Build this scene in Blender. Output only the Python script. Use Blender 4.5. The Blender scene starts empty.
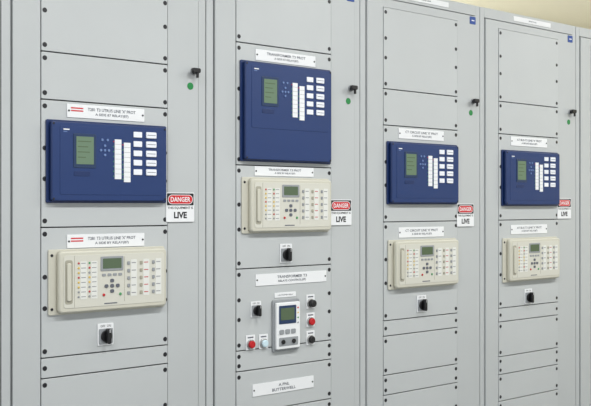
import bpy, bmesh, math, random
from mathutils import Vector
random.seed(3)
S=bpy.context.scene
COL=S.collection
S.view_settings.view_transform='Standard'

# ---------------------------------------------------------------- materials
def mat(name,c,rough=.5,metal=0.,noise=0.,scale=30,bump=0.,emit=0.,spec=.5,coat=0.):
    m=bpy.data.materials.new(name); m.use_nodes=True
    nt=m.node_tree; b=nt.nodes['Principled BSDF']
    b.inputs['Base Color'].default_value=(*c,1); b.inputs['Roughness'].default_value=rough
    b.inputs['Metallic'].default_value=metal
    b.inputs['Specular IOR Level'].default_value=spec
    b.inputs['Coat Weight'].default_value=coat
    if emit: 
        b.inputs['Emission Color'].default_value=(*c,1); b.inputs['Emission Strength'].default_value=emit
    if noise or bump:
        tc=nt.nodes.new('ShaderNodeTexCoord'); n=nt.nodes.new('ShaderNodeTexNoise')
        n.inputs['Scale'].default_value=scale; n.inputs['Detail'].default_value=4
        nt.links.new(tc.outputs['Object'],n.inputs['Vector'])
        if noise:
            r=nt.nodes.new('ShaderNodeValToRGB')
            r.color_ramp.elements[0].color=(*[v*(1-noise) for v in c],1)
            r.color_ramp.elements[1].color=(*[min(1,v*(1+noise)) for v in c],1)
            r.color_ramp.elements[0].position=.3; r.color_ramp.elements[1].position=.7
            nt.links.new(n.outputs['Fac'],r.inputs['Fac']); nt.links.new(r.outputs['Color'],b.inputs['Base Color'])
        if bump:
            n2=nt.nodes.new('ShaderNodeTexNoise'); n2.inputs['Scale'].default_value=400
            nt.links.new(tc.outputs['Object'],n2.inputs['Vector'])
            bp=nt.nodes.new('ShaderNodeBump'); bp.inputs['Strength'].default_value=bump; bp.inputs['Distance'].default_value=.001
            nt.links.new(n2.outputs['Fac'],bp.inputs['Height']); nt.links.new(bp.outputs['Normal'],b.inputs['Normal'])
    return m
def s(r,g,b):
    f=lambda v:((v/255+.055)/1.055)**2.4 if v>10 else v/255/12.92
    return (f(r),f(g),f(b))
PAINT=mat('cabinet_paint_grey',s(188,192,193),.42,noise=.02,scale=2.5,bump=.08)
PLATE=mat('rack_plate_grey',s(191,195,196),.4,noise=.02,scale=3,bump=.08)
DARK=mat('gap_dark',s(58,60,60),.8)
PLINTH=mat('plinth_dark_grey',s(70,72,74),.6)
BLACK=mat('black_plastic',s(22,22,25),.4)
SCREW=mat('black_screw',s(24,24,30),.45)
BLUE=mat('relay_blue',s(18,44,94),.4,noise=.04,scale=6)
BLUE2=mat('relay_blue_front',s(22,52,106),.45,noise=.03,scale=6)
BLUELINE=mat('relay_blue_line',s(104,130,180),.5)
CREAM=mat('relay_cream',s(204,202,188),.45,noise=.015,scale=5)
CREAM2=mat('relay_cream_face',s(211,210,199),.5)
CREAMD=mat('relay_cream_recess',s(166,163,148),.55)
WHITE=mat('label_white',s(236,238,240),.45)
PAPER=mat('label_strip_paper',s(226,227,222),.55)
KEY=mat('key_white',s(236,239,246),.4)
LCD=mat('lcd_green',s(104,128,104),.25)
LCDD=mat('lcd_dark_green',s(84,102,76),.25)
BEZ=mat('lcd_bezel',s(30,54,90),.35)
RED=mat('red_sign',s(208,24,36),.45)
REDT=mat('red_print',s(205,50,60),.5)
REDL=mat('led_red',s(190,70,70),.4)
GREEN=mat('green_sticker',s(14,130,62),.5)
YEL=mat('led_amber',s(222,190,90),.4)
GRN=mat('led_green',s(80,155,100),.4)
TXT=mat('black_print',s(22,22,28),.6)
TXTG=mat('grey_print',s(96,100,110),.6)
TXTL=mat('light_grey_print',s(140,142,146),.6)
METAL=mat('brushed_metal',s(190,190,190),.28,metal=.9)
TAG=mat('tag_blue',s(24,70,150),.5)
REDB=mat('push_button_red',s(190,22,30),.3)
GREY=mat('device_grey',s(150,154,158),.45)
LAMPW=mat('lamp_pale_blue',s(205,228,238),.2)
WALL=mat('wall_cream_paint',s(242,234,204),.8,noise=.02,scale=2)
CEIL=mat('ceiling_white',s(225,225,222),.9,noise=.01)
FLOOR=mat('floor_vinyl_grey',s(120,122,122),.4,noise=.08,scale=8)

# ---------------------------------------------------------------- mesh helper
class MB:
    def __init__(self): self.bm=bmesh.new(); self.mats=[]
    def mi(self,m):
        if m not in self.mats: self.mats.append(m)
        return self.mats.index(m)
    def box(self,x0,x1,z0,z1,y0,y1,m):   # y0 = back, y1 = front (more negative)
        i=self.mi(m); v=[self.bm.verts.new((x,y,z)) for x in(x0,x1) for y in(y1,y0) for z in(z0,z1)]
        for f in((0,1,3,2),(4,6,7,5),(0,4,5,1),(2,3,7,6),(1,5,7,3),(0,2,6,4)):
            self.bm.faces.new([v[k] for k in f]).material_index=i
    def outline(self,x0,x1,z0,z1,r,n):
        r=max(min(r,(x1-x0)/2-1e-5,(z1-z0)/2-1e-5),1e-5); P=[]
        for cx,cz,a in((x1-r,z1-r,0),(x0+r,z1-r,90),(x0+r,z0+r,180),(x1-r,z0+r,270)):
            for k in range(n+1):
                t=math.radians(a+90*k/n); P.append((cx+r*math.cos(t),cz+r*math.sin(t)))
        return P
    def rbox(self,x0,x1,z0,z1,y0,y1,r,bev,m,n=5,mf=None):
        i=self.mi(m); rings=[]
        ls=[(y0,0)]
        for k in range(4):
            a=math.pi/2*k/3; ls.append((y1+bev*(1-math.sin(a)),bev*(1-math.cos(a))))
        for y,ins in ls:
            rings.append([self.bm.verts.new((a,y,b)) for a,b in self.outline(x0+ins,x1-ins,z0+ins,z1-ins,r-ins,n)])
        N=len(rings[0])
        for a,b in zip(rings,rings[1:]):
            for k in range(N):
                f=self.bm.faces.new((a[k],a[(k+1)%N],b[(k+1)%N],b[k])); f.material_index=i; f.smooth=True
        f=self.bm.faces.new(rings[-1]); f.material_index=self.mi(mf) if mf else i
        self.bm.faces.new(list(reversed(rings[0]))).material_index=i
    def cyl(self,x,z,r,y0,y1,m,bev=None,mf=None,n=6):
        self.rbox(x-r,x+r,z-r,z+r,y0,y1,r,bev if bev is not None else min(.002,r*.25),m,n=n,mf=mf)
    def done(self,name,parent=None,loc=(0,0,0)):
        bmesh.ops.recalc_face_normals(self.bm,faces=self.bm.faces)
        me=bpy.data.meshes.new(name); self.bm.to_mesh(me); self.bm.free()
        for m in self.mats: me.materials.append(m)
        o=bpy.data.objects.new(name,me); COL.objects.link(o); o.location=loc
        if parent: o.parent=parent
        return o
def empty(name,loc):
    e=bpy.data.objects.new(name,None); e.empty_display_size=.05; COL.objects.link(e); e.location=loc; return e
def text(t,x,z,y,w,h,m,parent,name='lettering',bold=0.,stretch=1.25):
    """flat lettering centred on x,z, height h, never wider than w"""
    cu=bpy.data.curves.new(name,'FONT'); cu.body=t; cu.size=1; cu.align_x='CENTER'; cu.resolution_u=2; cu.offset=bold
    o=bpy.data.objects.new(name,cu); COL.objects.link(o); bpy.context.view_layer.update()
    me=bpy.data.meshes.new_from_object(o); bpy.data.objects.remove(o)
    xs=[v.co.x for v in me.vertices]; ys=[v.co.y for v in me.vertices]
    ax,bx,ay,by=min(xs),max(xs),min(ys),max(ys)
    sy=h/(by-ay); sx=min(w/(bx-ax),sy*stretch)
    for v in me.vertices:
        v.co=Vector(((v.co.x-(ax+bx)/2)*sx+x, y, (v.co.y-(ay+by)/2)*sy+z))
    me.materials.append(m)
    o=bpy.data.objects.new(name,me); COL.objects.link(o); o.parent=parent; return o

X0=1.380; P=.8
YP=-.0030   # face of the rack plates, standing just proud of the door
YM=-.0038   # mounting face of everything fixed on the plates
# ---------------------------------------------------------------- cabinets
def cabinet(i,seams):
    e=empty('switchgear_control_cabinet',(X0+P*i,0,0))
    L,R=-.1495,.6465
    m=MB()
    m.box(L,R,.1,2.262,.62,.03,PAINT)
    m.box(L+.003,R-.003,0,.1,.58,.05,PLINTH)
    for a,b in((L,-.118),(.614,R)): m.rbox(a,b,.1,2.262,.03,.006,.002,.002,PAINT,n=2)
    m.box(-.118,.614,2.214,2.262,.03,.006,PAINT)
    m.box(-.118,.614,.1,.123,.03,.006,PAINT)
    m.done('carcass',e)
    g=MB(); g.box(-.118,.614,.123,2.214,.03,.024,DARK); g.done('door_gap_shade',e)  # dark sheet behind door and plates, its colour stands for shade in the gaps
    d=MB(); a,b,c,dd=-.113,.609,.129,2.208; ox0,ox1,oz0,oz1=-.0185,.4765,.2,2.172
    for q in((a,ox0,c,dd),(ox1,b,c,dd),(ox0,ox1,oz1,dd),(ox0,ox1,c,oz0)):
        d.box(*q,.022,0,PAINT)
    d.done('door_frame',e)
    p=MB(); sc=MB(); g=.0020
    sm=[oz1]+seams+[oz0]
    for z1,z0 in zip(sm,sm[1:]):
        p.rbox(ox0+.003,ox1-.003,z0+g,z1-g,.02,YP,.003,.0015,PLATE,n=2)
        h=z1-z0
        zs=[z1-.022,z0+.022] if h>.075 else [(z0+z1)/2]
        if h>.3: zs+= [z0+h*.38, z0+h*.62]
        for z in zs:
            for x in(-.004,.463):
                sc.cyl(x,z,.0084,YP,YP-.0006,SCREW,n=3,bev=.0003)
    p.done('rack_plates',e); sc.done('rack_screws',e)
    return e

STD=[1.812,1.652,1.225,.79,.722,.55,.462,.33]
TF=[1.93,1.455,1.052,.735,.655,.49,.33]
for i in range(-1,5): cabinet(i,TF if i==1 else STD)

# ---------------------------------------------------------------- nameplates
def nameplate(i,x0,x1,z0,z1,l1,l2,logo=False,y=YM,screws=True):
    e=empty('nameplate',(X0+P*i+x0,y,z0)); w=x1-x0;h=z1-z0
    m=MB(); m.rbox(0,w,0,h,0,-.002,.002,.0006,WHITE,n=2)
    if screws:
        for x in(.007,w-.007): m.cyl(x,h/2,.0035,-.002,-.004,SCREW,n=2)
    if logo:
        m.box(.014,.06,h*.66,h*.76,-.002,-.0024,REDT); m.box(.014,.06,h*.46,h*.56,-.002,-.0024,REDT)
    m.done('plate',e)
    xc=w/2+(.02 if logo else 0)
    text(l1,xc,h*.68 if l2 else h/2,-.0026,w*(.62 if logo else .78),h*.24,TXTG,e,bold=.015)
    if l2: text(l2,xc,h*.3,-.0026,w*.6,h*.24,TXTG,e,bold=.015)
for i,l1 in((0,"T281 T3 UTRUS LINE 'X' PROT"),(2,"CT CIRCUIT LINE 'X' PROT"),(3,"AT BUS-T3 LINE 'X' PROT")):
    nameplate(i,.075,.375,1.597,1.643,l1,'A SIDE 87 RELAY(87)',i==0)
    nameplate(i,.075,.375,1.154,1.2,l1,'A SIDE BY RELAY(87)',i==0)
nameplate(1,.075,.385,1.868,1.912,'TRANSFORMER T3 PROT','A SIDE 87 RELAY(87)')
nameplate(1,.07,.375,1.415,1.452,'TRANSFORMER T3 PROT','A SIDE BY RELAY(87)')
nameplate(1,.075,.445,.982,1.028,'TRANSFORMER T3','RELAYS CONTROL(87)')
nameplate(1,.06,.375,.55,.598,'A PNL','BUTTERWELL')
for i in(2,3): nameplate(i,.11,.42,2.226,2.25,'FEEDER PANEL',None,y=.006,screws=False)

# ---------------------------------------------------------------- blue relays
def blue(i,z1,h,off):
    e=empty('protection_relay',(X0+P*i-.002,YM,z1)); w=.466
    m=MB()
    m.rbox(0,w,-h,0,0,-.007,.006,.002,BLUE)
    m.rbox(.010,w-.010,-h+.006,-.006,-.007,-.025,.009,.004,BLUE,mf=BLUE2)
    y=-.025
    m.rbox(.040,w-.030,-h+.028 if h<.3 else -h+.13,-.020,y,y-.0012,.006,.0005,BLUE2,n=3)
    m.done('housing',e)
    y-=.0012; o=off
    f=MB()
    f.rbox(.088,.172,-.160-o,-.044-o,y,y-.002,.004,.0008,BEZ,n=3)
    f.rbox(.098,.163,-.148-o,-.054-o,y-.002,y-.0028,.002,.0003,LCD,n=2)
    for k in range(4): f.box(.103,.103+(.05,.038,.045,.03)[k],-.072-o-k*.018,-.069-o-k*.018,y-.0028,y-.0030,LCDD)
    for x,dz in((.244,0),(.280,-.010)):
        f.box(x,x+.026,-.196-o+dz,-.058-o+dz,y,y-.0012,WHITE)
        for k in range(8):
            zz=-.066-o+dz-k*.0172
            f.cyl(x-.004,zz,.0022,y,y-.0018,RED if k==0 else GRN,n=2)
            if k: f.box(x+.001,x+.025,zz+.0080,zz+.0088,y-.0012,y-.0014,TXTG)
    for k in range(5):
        zt=-.028-o-k*.033
        f.rbox(.318,.352,zt-.020,zt,y,y-.003,.002,.001,KEY,n=2)
        f.rbox(.368,.410,zt-.021,zt+.001,y,y-.005,.003,.0015,KEY,n=2)
        f.box(.372,.406,zt-.011,zt-.009,y-.005,y-.0053,TXTG)
    for x,z in((.196,-.062),(.216,-.062),(.206,-.082),(.191,-.098),(.221,-.098),(.206,-.098),(.206,-.114)):
        f.rbox(x-.0045,x+.0045,z-o-.0045,z-o+.0045,y,y-.003,.004,.001,BLUELINE,n=3)
    f.box(.052,.074,-.034,-.030,y,y-.0004,WHITE); f.box(.052,.066,-.041,-.0385,y,y-.0004,BLUELINE)
    f.rbox(.09,.150,-.188-o,-.172-o,y,y-.0012,.003,.0005,BLUE,n=2)
    for z in(-.014,-h+.014):
        for x in(.018,w-.018): f.cyl(x,z,.004,-.02,-.0265,SCREW,n=2)
    f.done('front_controls',e)
blue(0,1.586,.279,0); blue(1,1.862,.392,.014); blue(2,1.582,.279,0); blue(3,1.574,.279,0)

# ---------------------------------------------------------------- cream relays
def cream(i,z0):
    e=empty('feeder_control_relay',(X0+P*i,YM,z0)); h=.220
    m=MB()
    m.rbox(.006,.456,0,h,0,-.006,.006,.002,CREAM)
    m.rbox(.034,.452,.006,h-.006,-.006,-.028,.014,.007,CREAM)
    m.rbox(.050,.440,.022,h-.020,-.028,-.0295,.010,.0006,CREAM2,n=4)
    for z in(.02,h-.02): m.cyl(.018,z,.005,-.006,-.008,SCREW,n=3)
    m.done('housing',e)
    f=MB(); y=-.0295
    f.rbox(.054,.082,.036,h-.036,y,y-.0006,.008,.0003,CREAMD,n=4)
    f.rbox(.060,.076,.046,h-.046,y-.0006,y-.006,.006,.003,CREAM,n=4)
    f.box(.088,.0892,.024,h-.022,y,y-.0005,CREAMD)
    f.box(.278,.2792,.034,h-.030,y,y-.0005,CREAMD)
    for c,x in enumerate((.100,.140)):
        f.box(x+.010,x+.034,.050,.178,y,y-.0007,PAPER)
        for k in range(8):
            f.cyl(x+.004,.172-k*.0162,.0038,y,y-.002,[[REDL,YEL,YEL,REDL,YEL,YEL,GREY,GREY],[GRN,REDL,GREY,YEL,YEL,GREY,REDL,GREY]][c][k],n=2)
            f.box(x+.013,x+.030,.1705-k*.0162,.173-k*.0162,y-.0007,y-.0009,TXTL)
    f.rbox(.186,.274,.142,.192,y,y-.002,.003,.0008,GREY,n=2)
    f.rbox(.194,.266,.150,.185,y-.002,y-.0026,.002,.0003,LCDD,n=2)
    for x in(.192,.213,.234,.255):
        f.rbox(x,x+.014,.124,.133,y,y-.002,.002,.0005,GREY,n=2)
    for x,z in((.230,.108),(.230,.072),(.208,.090),(.252,.090),(.230,.090)):
        f.rbox(x-.007,x+.007,z-.006,z+.006,y,y-.003,.004,.001,TXTG,n=3)
    f.cyl(.198,.06,.005,y,y-.003,REDB,n=3); f.cyl(.262,.06,.005,y,y-.003,GRN,n=3)
    for c,x in enumerate((.290,.340,.390)):
        f.box(x+.014,x+.038,.050,.178,y,y-.0007,PAPER)
        for k in range(5):
            zz=.166-k*.0262
            f.rbox(x,x+.010,zz-.006,zz+.006,y,y-.003,.002,.001,[GREY,CREAMD,GREY][c],n=2)
            f.box(x+.017,x+.034,zz-.001,zz+.002,y-.0007,y-.0009,[TXTL,REDL,TXTL][c])
    f.box(.20,.25,.028,.032,y,y-.0004,TXTG)
    f.done('front_controls',e)
cream(0,.931); cream(1,1.189); cream(2,.925); cream(3,.915)

# ---------------------------------------------------------------- danger signs
def danger(i,x,z):
    e=empty('danger_sign',(X0+P*i+x,YM,z)); w,h=.122,.108
    m=MB(); m.rbox(0,w,0,h,0,-.002,.004,.0005,WHITE,n=3)
    m.rbox(.003,w-.003,h*.56,h-.003,-.002,-.0024,.003,.0002,BLACK,n=3)
    m.rbox(.007,w-.007,h*.60,h-.008,-.0024,-.0028,.018,.0002,WHITE,n=8)
    m.rbox(.0095,w-.0095,h*.60+.0022,h-.0102,-.0028,-.0032,.016,.0002,RED,n=8)
    m.done('sign_plate',e)
    text('DANGER',w/2,h*.765,-.0035,w*.70,h*.17,WHITE,e,bold=.02)
    text('THIS EQUIPMENT IS',w/2,h*.47,-.0024,w*.9,h*.095,TXT,e,bold=.02)
    text('LIVE',w/2,h*.23,-.0024,w*.46,h*.22,TXT,e,bold=.04)
danger(0,.466,1.238); danger(1,.466,1.215); danger(2,.468,1.198); danger(3,.466,1.228)

# ---------------------------------------------------------------- rotary switches
def rotary(i,x,z,sc=1.,y=YM):
    e=empty('rotary_selector_switch',(X0+P*i+x,y,z))
    m=MB(); a=.031*sc
    m.rbox(-a,a,-.040*sc,.036*sc,0,-.003,.003,.001,WHITE,n=3)
    m.rbox(-a*.84,a*.84,-.034*sc,.018*sc,-.003,-.007,.003,.001,GREY,n=3)
    m.cyl(0,-.008*sc,.021*sc,-.007,-.014,BLACK)
    m.rbox(-.007*sc,.007*sc,-.033*sc,.020*sc,-.014,-.034,.006*sc,.003,BLACK,n=4)
    m.box(-.001,.001,.006*sc,.018*sc,-.034,-.0344,WHITE)
    m.done('switch_body',e)
    text('OFF  ON',0,.027*sc,-.0034,.04*sc,.008*sc,TXT,e)
rotary(0,.220,.853); rotary(1,.228,1.108); rotary(2,.223,.853); rotary(3,.216,.838)

# ---------------------------------------------------------------- key locks + green stickers + tags
for i in range(-1,5):
    e=empty('door_key_lock',(X0+P*i+.588,0,1.797))
    m=MB(); m.cyl(0,0,.014,0,-.004,GREY); m.cyl(0,0,.010,-.004,-.022,BLACK)
    m.rbox(-.024,.012,-.008,.010,-.022,-.034,.006,.003,BLACK)
    m.rbox(-.004,.004,-.026,.004,-.024,-.032,.003,.001,BLACK)
    m.done('lock_barrel',e)
    m=MB(); m.cyl(X0+P*i+.574,1.742,.0135,0,-.0012,GREEN,bev=.0003); m.done('green_status_sticker')
    e=empty('cabinet_number_tag',(X0+P*i+.566,0,2.168))
    m=MB(); m.rbox(0,.042,0,.036,0,-.002,.002,.0005,TAG,n=2); m.box(.012,.032,.015,.020,-.002,-.0022,WHITE); m.done('tag_plate',e)

# ---------------------------------------------------------------- transformer bay control group
B=X0+P
rotary(1,.076,.893,.82)
e=empty('digital_meter_relay',(B+.156,YM,.716))
m=MB(); w,h=.138,.205
m.rbox(0,w,0,h,0,-.008,.006,.002,GREY); m.rbox(.008,w-.008,.010,h-.010,-.008,-.022,.006,.003,WHITE)
m.rbox(.020,w-.030,h-.095,h-.022,-.022,-.0235,.003,.0005,BEZ,n=3)
m.rbox(.028,w-.040,h-.080,h-.032,-.0235,-.0242,.002,.0003,LCDD,n=2)
for k in range(4): m.cyl(w-.020,h-.034-k*.02,.0035,-.022,-.024,[RED,YEL,GRN,GREY][k],n=3)
for k in range(3):
    m.rbox(.022+k*.03,.044+k*.03,.070,.088,-.022,-.026,.004,.001,GREY,n=3)
m.rbox(.020,w-.020,.022,.056,-.022,-.0235,.003,.0005,GREY,n=3)
m.cyl(.04,.039,.009,-.0235,-.029,BLACK); m.cyl(.094,.039,.009,-.0235,-.029,BLACK)
m.done('meter_body',e)
def button(x,z,mt,nm='push_button',r=.0145,depth=.018,plate=True):
    e=empty(nm,(B+x,YM,z)); m=MB()
    m.rbox(-.022,.022,-.022,.036,0,-.002,.002,.0005,WHITE,n=2); m.box(-.014,.014,.024,.029,-.002,-.0023,TXTG)
    m.cyl(0,0,r+.005,-.002,-.008,METAL); m.cyl(0,0,r,-.008,-depth,mt,bev=.004); m.done('button_body',e)
button(.050,.757,REDB); button(.114,.755,LAMPW,'indicator_lamp')
button(.358,.897,BLACK,r=.015,depth=.026); button(.358,.822,REDB); button(.358,.748,BLACK)
nameplate(1,.17,.28,.93,.95,'VOLTAGE REG RELAY',None,screws=False)

# ---------------------------------------------------------------- room
m=MB(); m.box(-3,9,-.05,0,3,-7,FLOOR); m.done('floor')
m=MB(); m.box(-3,9,3.1,3.15,3,-7,CEIL); m.done('ceiling')
m=MB(); m.box(-3,9,0,3.1,3.0,2.9,WALL); m.done('wall_back')
m=MB(); m.box(9,9.1,0,3.1,3.0,-7,WALL); m.done('wall_right')
for k,(x,y) in enumerate(((-.4,-1.9),(2.0,-1.9),(4.4,-1.9),(6.8,-1.9),(6.0,1.8),(3.0,1.8))):
    e=empty('ceiling_light_fixture',(x,y,3.1))
    m=MB(); m.box(-.6,.6,-.06,0,.15,-.15,WHITE); m.done('fixture_housing',e)
    ld=bpy.data.lights.new('fluorescent_tubes','AREA'); ld.shape='RECTANGLE'; ld.size=1.2; ld.size_y=.3
    ld.energy=51 if y<0 else 120; ld.color=(1,1,.99)
    lo=bpy.data.objects.new('fluorescent_tubes',ld); COL.objects.link(lo); lo.location=(0,0,-.07); lo.parent=e

w=bpy.data.worlds.new('World'); S.world=w; w.use_nodes=True
bg=w.node_tree.nodes['Background']; bg.inputs[0].default_value=(.96,.985,1,1); bg.inputs[1].default_value=.95

# ---------------------------------------------------------------- camera
cd=bpy.data.cameras.new('Camera'); cam=bpy.data.objects.new('Camera',cd); COL.objects.link(cam)
cam.location=(0,-2.968,1.3); cam.rotation_euler=(math.radians(90),0,-math.radians(39.68))
cd.sensor_width=36; cd.lens=36*950/591; cd.shift_y=.0034; cd.clip_start=.05
S.camera=cam
